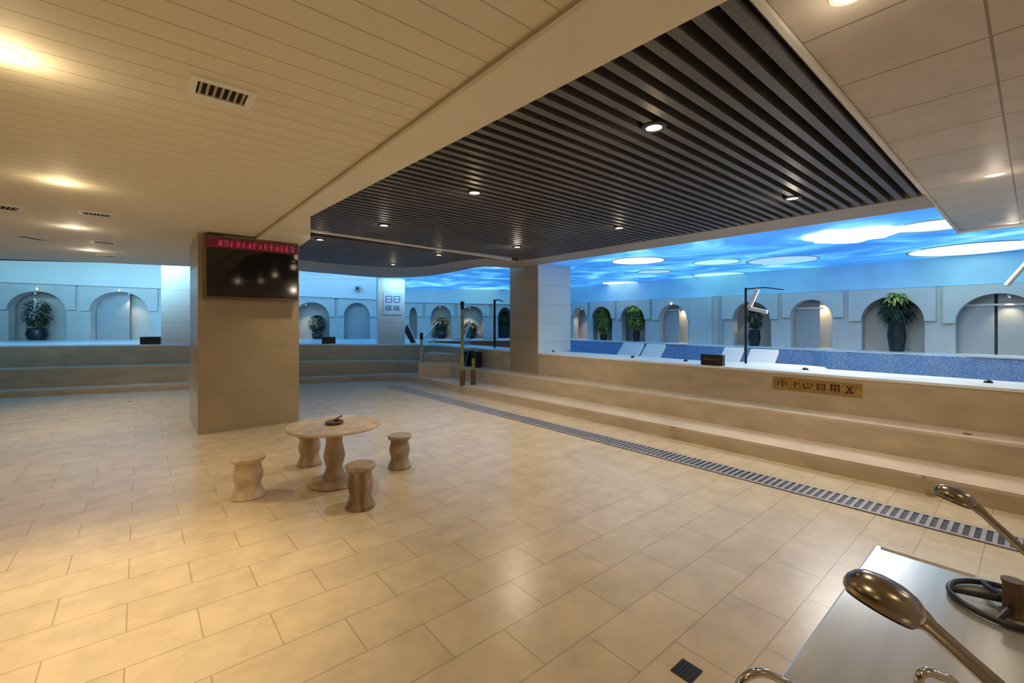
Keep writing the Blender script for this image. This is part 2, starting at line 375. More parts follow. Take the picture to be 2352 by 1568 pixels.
# slats, running across
ymax = max(p.y for p in ib)
def inner_x_range(yy):     # slat extent at depth yy inside the recess
    x0 = cap[0].x - 0.05 if yy < cap[0].y else (cap[0].x + (cap[1].x - cap[0].x) * min(1, (yy - cap[0].y) / (cap[1].y - cap[0].y)) - 0.04)
    x1 = XS0 + 0.05
    if yy > ib[-1].y:
        xs = []
        for i in range(len(ib) - 1):
            a, b = ib[i], ib[i + 1]
            if (a.y - yy) * (b.y - yy) <= 0 and abs(a.y - b.y) > 1e-6: xs.append(a.x + (b.x - a.x) * (yy - a.y) / (b.y - a.y))
        if not xs: return None
        x1 = max(xs) + 0.05
        if len(xs) > 1: x0 = max(x0, min(xs) - 0.05)
    return x0, x1
sl = MB(); yy = YR + 0.07; YT = 6.55
while yy < ymax - 0.02:
    r = inner_x_range(yy)
    if r and r[1] - r[0] > 0.1 and abs(yy - YT) > 0.07: sl.box(r[0], r[1], yy - 0.026, yy + 0.026, ZS + 0.002, ZS + 0.11)
    yy += 0.11
struct(sl.build('slat_ceiling', 'slat'))
struct(MB().box(XB1, XS0 + 0.1, YR - 0.05, 12, 3.05, 3.08).build('ceiling_void', 'void'))
struct(MB().box(XB1 + 0.05, XS0 + 0.02, YR + 0.013, YR + 0.02, ZS + 0.02, 3.06).build('trim_6', 'slat'))
ta, tb = onZ(712, 529, ZS), onZ(1172, 596, ZS)
dv = (tb - ta).normalized(); pv = Vector((-dv.y, dv.x, 0)) * 0.045
struct(MB().prism([tuple((ta - pv)[:2]), tuple((tb - pv)[:2]), tuple((tb + pv)[:2]), tuple((ta + pv)[:2])], ZS - 0.012, ZS + 0.05).build('trim_7', 'white'))
# sky mural ceilings
struct(MB().prism([(XS1 - 0.02, -4), (13, -4), (13, 16), (6.4, 17.5), (onN(905, HOR).x, onN(905, HOR).y + 0.2), (ob[9].x, ob[9].y + 0.03)] + [(p.x, p.y) for p in ob[12:]], 2.90, 2.93).build('sky_ceiling', 'sky', recalc=True))
struct(MB().prism([(-10, 8), (6.2, 8), (onN(905, HOR).x, 18), (-10, 20)], 3.62, 3.65).build('sky_ceiling', 'sky'))

# ------------------------------------------------------------------ columns
struct(MB().box(-0.6675, 0.6675, -0.64, 0.64, 0, ZC).build('column', 'marble', loc=(1.2925, 8.31, 0)))
struct(MB().box(6.59, 7.62, 6.97, 7.90, 0.4, 3.0).build('column', 'marble'))
struct(MB().box(6.605, 7.63, 6.955, 6.97, 0.942, 3.0).build('column_lit_face', 'bluepillar'))  # pool light on this column face, put in as a paler sheet
def pillar(px0, px1, name, depth, mt='bluepillar', ztop=3.62, off=0.86):
    p0 = onP(px0, HOR, SA + SNrm * off, SNrm); p1 = onP(px1, HOR, SA + SNrm * off, SNrm)
    wd = (Vector((p1.x - p0.x, p1.y - p0.y, 0))).length
    o = MB().box(0, wd, 0, depth, 0.9, ztop).build(name, mt, loc=(p0.x, p0.y, 0), rotz=math.atan2(ST.y, ST.x))
    return struct(o), p0, p1
pillar(370, 452, 'column', 0.9)
sgn, sg0, sg1 = pillar(868, 930, 'column', 0.5)

# ------------------------------------------------------------------ niche walls
def arch_z(s, op):
    c = (op['s0'] + op['s1']) / 2; h = (op['s1'] - op['s0']) / 2; t = max(-1, min(1, (s - c) / h))
    return op['zs'] + (op['za'] - op['zs']) * math.sqrt(max(0, 1 - t * t))
def arch_mesh(mb, fr, s0, s1, zb, ztop, ops, depth, face=0.0, ends=True):
    O, T, Nn = fr
    P = lambda s, n, z: (O.x + T.x * s + Nn.x * n, O.y + T.y * s + Nn.y * n, z)
    ops = sorted(ops, key=lambda o: o['s0']); cur = s0
    zt = ztop if callable(ztop) else (lambda s: ztop)
    back = face - depth
    def solid(a, b, z0a, z0b):
        mb.hexa([P(a, back, z0a), P(b, back, z0b), P(b, face, z0b), P(a, face, z0a)], [P(a, back, zt(a)), P(b, back, zt(b)), P(b, face, zt(b)), P(a, face, zt(a))])
    for op in ops:
        if op['s0'] > cur + 1e-4: solid(cur, op['s0'], zb, zb)
        K = 20; ss = [((op['s0'] + op['s1']) / 2 - math.cos(PI * k / K) * (op['s1'] - op['s0']) / 2) for k in range(K + 1)]
        for k in range(K): solid(ss[k], ss[k + 1], max(zb, arch_z(ss[k], op)), max(zb, arch_z(ss[k + 1], op)))
        cur = op['s1']
    if s1 > cur + 1e-4: solid(cur, s1, zb, zb)
# right wall: s runs along -Y so that s grows with the pixel column
RO = Vector((XN, 0, 0)); RT = Vector((0, -1, 0)); RN = Vector((-1, 0, 0)); RF = (RO, RT, RN)
def rs(px): return -onX(px, HOR, XN).y
right_ops = []
for px0, px1 in ((1240, 1268), (1278, 1303), (1318, 1348), (1362, 1406), (1428, 1482), (1514, 1580), (1685, 1771), (1816, 1912), (1979, 2124), (2194, 2402)):
    s0, s1 = rs(px0), rs(px1); h = (s1 - s0) / 2; za_ = 2.14
    right_ops.append(dict(s0=s0, s1=s1, zs=max(1.58, za_ - h * 1.0), za=za_, c=(s0 + s1) / 2))
right_ops += [dict(s0=1.35, s1=2.3, zs=1.66, za=2.14, c=1.8)]
ND = 0.5
wm = MB(); arch_mesh(wm, RF, rs(1195), 3.9, 0.95, 2.32, right_ops, 0.25)
struct(wm.build('wall_right', 'niche'))
struct(MB().box(XN + ND, XN + ND + 0.1, -3.9, 16, 0.9, 2.4).build('wall_right', 'niche'))
struct(MB().box(XN - 0.02, XN + ND + 0.1, -3.9, 13.9, 2.32, 2.92).build('wall_right', 'bulkblue'))
def surround(fr, op, lo, hi, ztop, nm='arch_surround', extra=0.07):
    o = MB(); arch_mesh(o, fr, lo, hi, op['zs'], ztop, [op], extra + 0.02, face=extra)
    return struct(o.build(nm, 'surround'))
vis = right_ops
for i, op in enumerate(vis):
    lo = (vis[i - 1]['s1'] + op['s0']) / 2 + 0.05 if i > 0 else op['s0'] - 0.2
    hi = (op['s1'] + vis[i + 1]['s0']) / 2 - 0.05 if i < len(vis) - 1 else op['s1'] + 0.2
    lo = max(lo, op['s0'] - 0.28); hi = min(hi, op['s1'] + 0.28)
    surround(RF, op, lo, hi, 2.31)
# plain pier between two bays
struct(MB().box(XN - 0.10, XN, -rs(1638), -rs(1588), 0.97, 2.315).build('wall_pier', 'surround'))
struct(MB().box(XN - 0.05, XN, -rs(1662), -rs(1652), 0.97, 2.315).build('wall_pier', 'doorgrey'))
# left wall
LF = (NA.copy(), NT, NN); LF[0].z = 0
def ls(px): return (onN(px, HOR) - NA).dot(NT)
def lz(px, py): return onN(px, py).z
left_ops = []
for px0, px1, ysp, yap in ((-330, -190, 712, 668), (-165, -35, 712, 669), (19, 153, 711, 669), (208, 342, 714, 670), (560, 640, 725, 690), (676, 757, 727, 694), (790, 850, 727, 695), (940, 958, 727, 706), (990, 1036, 727, 702), (1058, 1109, 726, 703), (1144, 1174, 727, 706)):
    c = (px0 + px1) / 2
    left_ops.append(dict(s0=ls(px0), s1=ls(px1), zs=lz(c, ysp), za=lz(c, yap), c=(ls(px0) + ls(px1)) / 2))
tops = [(-420, 3.0), (0, 2.92), (365, 2.78), (500, 2.62), (690, 2.56), (850, 2.47), (930, 2.37), (1215, 2.31)]
def ltop(s):
    for (a, za_), (b, zb_) in zip(tops, tops[1:]):
        if s <= ls(b): return za_ + (zb_ - za_) * (s - ls(a)) / (ls(b) - ls(a))
    return tops[-1][1]
wm = MB(); sbreak = sorted(left_ops, key=lambda o: o['s0'])
arch_mesh(wm, LF, ls(-420), ls(1215), 0.9, ltop, left_ops, 0.25)
struct(wm.build('wall_far', 'niche'))
def lbox(mb, s0, s1, n0, n1, z0, z1):
    O, T, Nn = LF
    P = lambda s, n, z: (O.x + T.x * s + Nn.x * n, O.y + T.y * s + Nn.y * n, z)
    zz0 = z0 if callable(z0) else (lambda s: z0); zz1 = z1 if callable(z1) else (lambda s: z1)
    mb.hexa([P(s0, n0, zz0(s0)), P(s1, n0, zz0(s1)), P(s1, n1, zz0(s1)), P(s0, n1, zz0(s0))], [P(s0, n0, zz1(s0)), P(s1, n0, zz1(s1)), P(s1, n1, zz1(s1)), P(s0, n1, zz1(s0))]); return mb
struct(lbox(MB(), ls(-420), ls(1230), -0.6, -ND, 0.9, 3.0).build('wall_far', 'niche'))
struct(lbox(MB(), ls(-420), ls(1230), -ND, 0.0, 0.86, 0.955).build('niche_floor', 'deck'))
bk = MB()
for (a, _), (b, _) in zip(tops, tops[1:]): lbox(bk, ls(a), ls(b), -0.6, 0.16, ltop, 3.63 if a < 930 else 2.91)
struct(bk.build('wall_far', 'bulk'))
struct(lbox(MB(), ls(500), ls(850), 0.16, 0.20, 3.22, 3.30).build('trim_8', 'white'))
for i, op in enumerate(left_ops):
    m_ = 0.30
    lo = op['s0'] - m_; hi = op['s1'] + m_
    if i > 0: lo = max(lo, (left_ops[i - 1]['s1'] + op['s0']) / 2 + 0.06)
    if i < len(left_ops) - 1: hi = min(hi, (op['s1'] + left_ops[i + 1]['s0']) / 2 - 0.06)
    surround(LF, op, lo, hi, lambda s: ltop(s) - 0.004)
# grey sliding panels inside some niches
dn = 1
for px0, px1, wall in ((1514, 1549, 'r'), (1816, 1874, 'r'), (2194, 2282, 'r'), (2290, 2402, 'r'), (208, 286, 'l'), (790, 852, 'l')):
    d = MB()
    if wall == 'r': d.box(XN + 0.27, XN + 0.30, -rs(px1), -rs(px0), 0.985, 2.2)
    else: lbox(d, ls(px0), ls(px1), -0.30, -0.27, 0.955, lambda s: ltop(s) - 0.1)
    struct(d.build('door_%d' % dn, 'doorgrey')); dn += 1

# ================================================================== LIGHTS BUILT INTO THE PLACE, AND ADDED FILL LIGHTS
for pxa, pxb, pw in ((-350, 0, 0.35), (0, 380, 0.5), (440, 700, 0.25), (700, 900, 0.25)):
    a = onN(pxa, HOR, 2.6); b = onN(pxb, HOR, 2.6); c = (a + b) / 2; t = c - NN * 3
    area('cove_light', (c.x, c.y, 3.45), (t.x, t.y, 3.1), (b - a).length, 0.25, COVE_W * pw, (0.36, 0.82, 1.0))
a = onN(900, HOR, 2.0); b = onN(1190, HOR, 2.0); c = (a + b) / 2; t = c - NN * 3
area('cove_light', (c.x, c.y, 2.86), (t.x, t.y, 2.4), (b - a).length, 0.12, COVE_W * 0.16, (0.22, 0.75, 1.0))
area('cove_light', (10.6, 5.5, 2.87), (12.2, 5.5, 2.5), 12.0, 0.12, COVE_W * 0.5, (0.28, 0.66, 1.0))

# the same cyan tubes lying on the lip of the lowered ceiling, shining out over the pools
for i0, i1, pw, zl_ in ((1, 3, 0.9, 3.08), (3, 4, 0.35, 3.08), (4, 6, 0.07, 3.08), (6, 8, 0.5, 3.08), (8, 9, 0.22, 2.875)):
    a, b = outer[i0], outer[i1]; c = (a + b) / 2 + SNrm * 0.15
    area('lip_light', (c.x, c.y, zl_), (c.x + SNrm.x * 3, c.y + SNrm.y * 3, 2.75 if zl_ > 3 else 2.3), (b - a).length, 0.06, LIP_W * pw, (0.50, 0.88, 1.0))

def spot(parent, power, col, angle=110, blend=0.9, rad=0.05, z=-0.03, tilt=None):
    l = bpy.data.lights.new('lamp_light', 'SPOT'); l.energy = power; l.color = col
    l.spot_size = math.radians(angle); l.spot_blend = blend; l.shadow_soft_size = rad
    o = bpy.data.objects.new('lamp_light', l); COL.objects.link(o); o.parent = parent; o.location = (0, 0, z)
    if tilt: o.rotation_euler = tilt
    return o
def downlight(loc, label, group, power, col, rim='white', r=0.055, glow='lamp', angle=110, fill_share=0.2):
    t = thing('downlight', label, 'ceiling light', loc, 0, group)
    MB().lathe([(r * 0.82, 0.012), (r * 0.82, -0.008), (r * 1.15, -0.008), (r * 1.3, 0.0), (r * 1.3, 0.012)], n=24).build('rim', rim, t)
    MB().lathe([(0.001, 0.011), (r * 0.82, 0.011), (r * 0.82, 0.001), (r * 0.5, -0.004), (0.001, -0.006)], n=24).build('lens', glow, t)
    spot(t, power, col, angle)
    l = bpy.data.lights.new('ceiling_fill', 'POINT'); l.energy = power * fill_share; l.color = col; l.shadow_soft_size = 0.05  # added point light below the lens, brightens ceiling and walls
    o = bpy.data.objects.new('ceiling_fill', l); COL.objects.link(o); o.parent = t; o.location = (0, 0, -0.12)
    return t
G1 = 'recessed lights in the plank ceiling'
for k, (x, y, lb) in enumerate((
        (-0.487, 3.13, 'bright recessed light cut by the left edge of the photo, nearest in the plank ceiling'),
        (-0.54, 5.69, 'recessed light in plank ceiling, second from the camera in the left row'),
        (-0.68, 8.3, 'recessed light in plank ceiling between two dark vents, third in the left row'),
        (-0.67, 10.75, 'small farthest recessed light in plank ceiling, just before the cyan cove'))):
    downlight((x, y, ZC), lb, G1, SPOT_W * (11.5, 4.6, 3.4, 5.5)[k], WARM if k < 2 else NEUT, fill_share=(0.009, 0.018, 0.018, 0.01)[k], angle=(78, 92, 85, 120)[k])
for x, y in ((-3.2, 2.9), (-3.2, 7.8), (-0.5, 0.2), (-3.2, -1.8), (1.0, -2.2)):  # unseen downlights added to raise the room's brightness
    downlight((x, y, ZC), 'recessed light of the plank ceiling outside the photo', G1, SPOT_W * 0.8, WARM, fill_share=0.4)
G2 = 'lights set between the black slats'
for px, py, lb, pw in (
        (1502, 292, 'largest warm light between the black slats, nearest the camera', 0.6),
        (1090, 442, 'warm light between black slats, second along the left row', 0.85),
        (882, 517, 'light between black slats, third along the left row before the white strip', 0.75),
        (735, 550, 'light in dark ceiling beyond the white strip, beside the column top', 0.7),
        (1008, 585, 'light in dark ceiling just beyond the middle of the white strip', 0.7),
        (903, 607, 'smallest light in the dark ceiling, at its far curved end', 0.7),
        (1188, 567, 'light between black slats above the brown pillar by the pool', 2.2),
        (1422, 523, 'light between black slats, middle of the pool side row', 0.8),
        (1820, 455, 'light between black slats nearest the sky ceiling corner on the pool side', 1.5)):
    p = onZ(px, py, ZS - 0.004)
    downlight((p.x, p.y, ZS - 0.004), lb, G2, SLAT_W * pw, WARM if px in (1502, 1090) else NEUT, 'black', 0.06, fill_share=0.01, angle=140 if px == 1188 else 110)
G3 = 'recessed lights in the panelled ceiling'
for px, py, lb in ((2285, 400, 'oval looking recessed light in grey panelled ceiling, the nearer of two at right edge'),
                   (2326, 511, 'recessed light in panelled ceiling close to the blue sky ceiling at right edge'),
                   (1950, -16, 'recessed light of panelled ceiling glowing at the top edge of the photo')):
    p = onZ(px, py, ZC)
    downlight((p.x, p.y, ZC), lb, G3, RIGHT_W, NEUT, 'white', 0.055, 'lampcool', fill_share=0.025)
for x, y in ((4.2, -2.2), (7.0, -2.2)):  # two more unseen downlights, added for brightness on this side
    downlight((x, y, ZC), 'recessed light of the panelled ceiling outside the photo', G3, RIGHT_W * 2, NEUT)

# round light domes of the sky ceiling
GD = 'round lights of the sky ceiling'
ZK = 2.90
for (px, py, wpx, m_, lb) in (
        (1465, 598, 125, 'discglow', 'white oval dome in blue sky ceiling just right of the tall pillar'),
        (2152, 516, 160, 'discbright', 'large pale round dome cut by the panelled ceiling edge'),
        (2232, 571, 236, 'discbright', 'largest bright round dome, at the right end of the sky ceiling'),
        (1795, 597, 150, 'discpale', 'pale blue round dome in the middle of the sky ceiling'),
        (1650, 630, 118, 'disccyan', 'narrow bright cyan dome low in the middle of the sky ceiling'),
        (1645, 601, 105, 'disccyan', 'bright cyan dome above another one in the sky ceiling middle'),
        (1425, 649, 90, 'discglow', 'small bright oval dome low beside the pillar in the sky ceiling'),
        (1502, 623, 80, 'discpale', 'faint small oval dome under the white oval one')):
    p = onZ(px, py, ZK); d = EYE and (ZK - EYE) / ((HOR - py) / FPX)
    r = wpx / FPX * d / 2 * 0.92
    t = thing('dome_light', lb, 'ceiling light', (p.x, p.y, ZK), 0, GD)
    MB().lathe([(r, 0.0), (r, -0.015), (r * 1.03, -0.018), (r * 1.05, -0.003), (r * 1.05, 0.0)], n=48).build('rim', 'bulk', t)
    MB().lathe([(r * 0.99, 0.0), (r * 0.99, -0.005), (r * 0.6, -0.012), (0.001, -0.014)], n=48).build('diffuser', m_, t)
# big bright cloud shaped lamp with its fitting
p = onZ(1955, 540, ZK); t = thing('cloud_light', 'big glaring white cloud shaped light in the sky ceiling', 'ceiling light', (p.x, p.y, ZK))
cl = MB()
out = []
for k in range(60):
    a = 2 * PI * k / 60; rr = 1 + 0.12 * math.sin(3 * a + 0.6) + 0.08 * math.sin(7 * a) + 0.04 * math.sin(11 * a + 1)
    out.append((0.58 * rr * math.cos(a), 0.56 * rr * math.sin(a)))
cl.prism(out, -0.02, 0.0); cl.build('diffuser', emit('cloud_glow', (1.0, 0.98, 0.92), 26.0), t)
MB().lathe([(0.05, -0.018), (0.05, -0.03), (0.02, -0.05), (0.001, -0.055)], n=20).build('ceiling_rose', 'white', t)

# niche lamps
GN = 'small spot lights over the arches'
def niche_lamp(loc, label, nvec, power=NICHE_W):
    t = thing('niche_light', label, 'spot light', loc, 0, GN)
    hs_ = MB().lathe([(0.03, 0.03), (0.035, 0.0), (0.03, -0.02), (0.012, -0.025)], n=16).build('housing', 'white', t)
    MB().lathe([(0.011, -0.024), (0.011, -0.029), (0.001, -0.033)], n=16).build('bulb', 'lamp', hs_)
    spot(t, power, WARM, 95, 0.7, 0.02, -0.05); return t
for i, (lb) in enumerate((None, None, 'spot light in narrow lit niche next to the pillar', 'spot light over the dark green plant nearest the pillar', 'spot light over the lime topped plant', 'spot light in the arched niche with half grey panel past two plants',
                          'spot light over the plant behind the thin pole', 'spot light in the arched niche with cream half behind the plaque', 'spot light over the tall palm like plant', 'spot light in the wide arch at right edge')):
    if lb is None: continue
    op = right_ops[i]
    fr = 0.62 if i in (5, 7, 9) else 0.45
    s_ = op['s0'] + (op['s1'] - op['s0']) * fr
    if i in (5, 7): niche_lamp((XN + 0.38, -s_, 2.18), lb, RN, NICHE_W * 1.6)
    else: niche_lamp((XN + 0.12, -s_, arch_z(s_, op) - 0.03), lb, RN)
struct(MB().box(XN + 0.24, XN + ND, -3.9, 13.9, 2.21, 2.33).build('niche_ceiling', 'niche'))
def lpt(s, n, z): return (LF[0].x + NT.x * s + NN.x * n, LF[0].y + NT.y * s + NN.y * n, z)
nc = MB()
for (a, _), (b, _) in zip(tops, tops[1:]): lbox(nc, ls(a), ls(b), -ND, -0.24, lambda s: ltop(s) - 0.06, ltop)
struct(nc.build('niche_ceiling', 'niche'))
for i, fr, pw, lb in ((2, 0.4, 0.8, 'spot light over the plant with white flowers, far left niche'), (3, 0.62, 1.4, 'spot light in the left arched niche with half cream back'),
                  (5, 0.3, 1.2, 'spot light over the dark plant right of the display column'), (8, 0.45, 1.2, 'spot light in niche with dark shape, behind the stair'), (9, 0.4, 2.4, 'spot light in bright cream niche behind the stair post')):
    op = left_ops[i]; s = op['s0'] + (op['s1'] - op['s0']) * fr
    q = lpt(s, -0.12, arch_z(s, op) - 0.03); niche_lamp(q, lb, NN, NICHE_W * pw)
for px, py, lb in ((87, 663, 'tiny glowing spot above the niche with white flowers'), (276, 667, 'tiny glowing spot above the left arched niche')):
    q = onN(px, py, 0.09); t = thing('puck_light', lb, 'spot light', q, math.atan2(NT.y, NT.x), 'puck lights on the arch fronts')
    MB().lathe([(0.04, -0.02), (0.04, 0.015), (0.03, 0.03)], axis=(0, -1, 0), n=16).build('housing', 'white', t)
    MB().lathe([(0.03, 0.029), (0.026, 0.04), (0.001, 0.044)], axis=(0, -1, 0), n=16).build('bulb', 'lampcool', t)
q = onX(1543, 697, XN - 0.07); t = thing('puck_light', 'tiny white spot above the arch right of the lime topped plant', 'spot light', q, 0, 'puck lights on the arch fronts')
MB().lathe([(0.04, -0.01), (0.04, 0.015), (0.03, 0.03)], axis=(-1, 0, 0), n=16).build('housing', 'white', t)
MB().lathe([(0.03, 0.029), (0.026, 0.04), (0.001, 0.044)], axis=(-1, 0, 0), n=16).build('bulb', 'lampcool', t)
# white shelf rails inside the arches
for px0, px1, py, lb in ((1516, 1566, 712, 'short white rail under the arch right of the lime topped plant'), (1820, 1880, 708, 'white rail across the arch with cream half'), (2212, 2400, 699, 'long white rail across the wide arch at right edge')):
    z = onX((px0 + px1) / 2, py, XN + 0.24).z
    tag(MB().box(-0.02, 0.02, -rs(px1) - 0.03, -rs(px0) + 0.03, -0.02, 0.02).build('niche_rail', 'white', loc=(XN + 0.245, 0, z), bevel=0.004), lb, 'rail', 'white rails across the arches')

# ================================================================== DISPLAY ON THE COLUMN
YD = 7.46
a0 = onY(469, 686, YD); a1 = onY(684.5, 692, YD); t0 = onY(469, 556, YD)
zb_ = (onY(469, 683, YD).z + onY(684, 692, YD).z) / 2; zt_ = 2.825
disp = thing('led_display', 'black LED display with red text line, mounted high on the brown marble column', 'display', ((a0.x + a1.x) / 2, 7.67, zb_))
hw = (a1.x - a0.x) / 2; hh = zt_ - zb_; dy = YD - 7.67
MB().box(-hw, hw, dy, 0.0, 0, hh).build('cabinet', 'brown', disp, bevel=0.006)
MB().box(-hw + 0.03, hw - 0.01, dy - 0.008, dy, 0.03, hh - 0.17).build('screen', 'blackgloss', disp)
strip_ = MB().box(-hw + 0.01, hw - 0.005, dy - 0.014, dy, hh - 0.165, hh - 0.03).build('text_strip', 'redled', disp)
rng = random.Random(3); n = 14
for k in range(n):
    gl = MB()
    x0 = -hw + 0.16 + k * (2 * hw - 0.2) / n; ww = (2 * hw - 0.2) / n * 0.72; zz = hh - 0.148; hg = 0.10
    for j in range(rng.choice((2, 3))):
        q = zz + hg * (j + 0.3) / 3; gl.box(x0, x0 + ww * rng.uniform(0.6, 1), dy - 0.017, dy - 0.012, q, q + 0.013)
    for j in range(rng.choice((1, 2, 3))):
        q = x0 + ww * rng.uniform(0.05, 0.9); gl.box(q, q + 0.011, dy - 0.017, dy - 0.012, zz + rng.uniform(0, 0.03), zz + hg * rng.uniform(0.7, 1))
    gl.build('character', 'pinkled', strip_)

# ================================================================== CEILING VENTS
def vent(loc, label, rot=0.0, lx=0.30, ly=0.25, nsl=7):
    t = thing('air_vent', label, 'vent', (loc[0], loc[1], ZC), rot, 'air vents in the plank ceiling')
    fr = MB(); b = 0.035
    fr.box(-lx / 2, lx / 2, -ly / 2, -ly / 2 + b * 1.3, -0.014, 0.0); fr.box(-lx / 2, lx / 2, ly / 2 - b * 1.3, ly / 2, -0.014, 0.0)
    fr.box(-lx / 2, -lx / 2 + b, -ly / 2 + b * 1.3, ly / 2 - b * 1.3, -0.014, 0.0); fr.box(lx / 2 - b, lx / 2, -ly / 2 + b * 1.3, ly / 2 - b * 1.3, -0.014, 0.0)
    fr.build('frame', 'white', t)
    MB().box(-lx / 2 + b, lx / 2 - b, -ly / 2 + b, ly / 2 - b, -0.004, 0.0).build('duct', 'void', t)
    lv = MB()
    for k in range(nsl):
        x = -lx / 2 + b + (lx - 2 * b) * (k + 0.5) / nsl
        lv.box(x - 0.006, x + 0.006, -ly / 2 + b, ly / 2 - b, -0.012, -0.003)
    lv.build('louvre', 'brownsoffit', t); return t
vent((0.345, 2.89), 'large white framed vent in the plank ceiling, nearest the camera')
vent((-0.39, 7.08), 'dark flat vent in plank ceiling near the third light')
vent((-0.44, 9.5), 'small vent in plank ceiling beyond the third light')
vent((-0.475, 11.4), 'farthest small vent in plank ceiling beside the last light')
vent((-1.25, 9.7), 'turned vent in plank ceiling at far left, looking like a diamond', 0.9, 0.42, 0.22)
vent((-1.17, 7.3), 'vent in plank ceiling cut by the left edge of the photo', 0.3, 0.32, 0.32)

# ================================================================== DRAINS
gy0, gy1 = -0.6, 10.45; gx0, gx1 = 4.68, 4.99
t = thing('drain_grate', 'long grey slotted drain grate running along the floor before the steps', 'drain', ((gx0 + gx1) / 2, (gy0 + gy1) / 2, 0.0))
hx = (gx1 - gx0) / 2; hy = (gy1 - gy0) / 2
MB().box(-hx, hx, -hy, hy, 0.0, 0.004).build('channel', 'chan', t)
fr = MB(); fr.box(-hx, -hx + 0.03, -hy, hy, 0.004, 0.011); fr.box(hx - 0.03, hx, -hy, hy, 0.004, 0.011); fr.build('frame', 'grate', t)
br = MB(); y = -hy
while y < hy - 0.03:
    br.box(-hx + 0.028, hx - 0.028, y, y + 0.026, 0.004, 0.010); y += 0.06
br.build('grille', 'grate', t)
p = onZ(1577, 1541, 0)
t = thing('floor_drain', 'small black square drain cover in the floor at bottom of the photo', 'drain', (p.x, p.y, 0), 0)
MB().box(-0.055, 0.055, -0.05, 0.05, 0, 0.005).build('cover', 'black', t, bevel=0.002)
q = MB()
for k in range(5): q.box(-0.045, 0.045, -0.04 + k * 0.018, -0.033 + k * 0.018, 0.005, 0.0065)
q.build('grille', 'darkmetal', t)
for k, (px, py, pl, lb) in enumerate(((300, 922, 0.0, 'tiny round drain on the floor before the far left steps'), (1545, 981, Z1, 'tiny dark drain on the lowest step tread, middle of the long flight'),
                       (2115, 1094, Z1, 'tiny dark drain on the lowest step tread near the right edge'), (2222, 997, Z2, 'tiny dark drain on the second step tread near the right edge'))):
    p = onZ(px, py, pl)
    tag(MB().lathe([(0.035, 0), (0.035, 0.004), (0.028, 0.007), (0.001, 0.007)], n=16).build('step_drain', 'brown', loc=(p.x, p.y, pl)), lb, 'drain', 'tiny drains')

# ================================================================== TABLE AND STOOLS
def base(px, py): p = onZ(px, py, 0); return (p.x, p.y, 0)
tb = thing('stone_table', 'round beige stone table on a turned pedestal', 'table', base(768, 1108))
MB().lathe([(0.235, 0), (0.245, 0.012), (0.235, 0.03), (0.16, 0.042), (0.10, 0.05)], n=40).build('foot', 'stone', tb)
MB().lathe([(0.105, 0.045), (0.11, 0.07), (0.085, 0.13), (0.075, 0.17), (0.092, 0.22), (0.103, 0.27), (0.092, 0.33), (0.078, 0.40), (0.080, 0.47), (0.095, 0.53), (0.11, 0.555)], n=32).build('pedestal', 'stone', tb)
MB().lathe([(0.12, 0.550), (0.40, 0.552), (0.437, 0.560), (0.447, 0.572), (0.440, 0.584), (0.10, 0.586)], n=56).build('tabletop', 'stonelight', tb)
bp = base(768, 1108)
ash = thing('ashtray', 'small brown carved ashtray lying on the stone table', 'ashtray', (bp[0], bp[1], 0.586), 0.4)
MB().lathe([(0.07, 0), (0.085, 0.01), (0.088, 0.03), (0.07, 0.03), (0.055, 0.012), (0.001, 0.012)], n=24).build('bowl', 'brown', ash)
MB().tube([(0.02, 0.02, 0.036), (0.14, 0.05, 0.05)], 0.009, 10).build('rest', 'brown', ash)
GS = 'turned stone stools around the table'
def stool(px, py, label, m_, h=0.37, sc=1.0, rot=0.0, mt=None):
    t = thing('stone_stool', label, 'stool', base(px, py), rot, GS)
    s = sc
    MB().lathe([(0.125 * s, 0), (0.128 * s, 0.012), (0.118 * s, 0.035), (0.098 * s, 0.085), (0.092 * s, 0.12), (0.106 * s, 0.165), (0.112 * s, 0.205), (0.103 * s, 0.25), (0.094 * s, 0.285), (0.098 * s, h - 0.05)], n=36).build('body', m_, t)
    MB().lathe([(0.098 * s, h - 0.052), (0.118 * s, h - 0.045), (0.127 * s, h - 0.030), (0.127 * s, h - 0.012), (0.116 * s, h - 0.001), (0.001, h)], n=36).build('seat', mt or m_, t)
    return t
stool(570, 1139, 'pale yellowish stone stool nearest the column, left of the table', 'stonelight', 0.375, 1.12)
stool(711, 1066, 'stone stool half hidden under the back of the tabletop', 'stone', 0.355, 1.05)
stool(918, 1073, 'grey brown stone stool standing apart right of the table', 'stonegrey', 0.365, 1.0)
stool(828, 1163, 'reddish streaked stone stool in front of the table', 'stonered', 0.375, 1.0, 0, 'stonegrey')

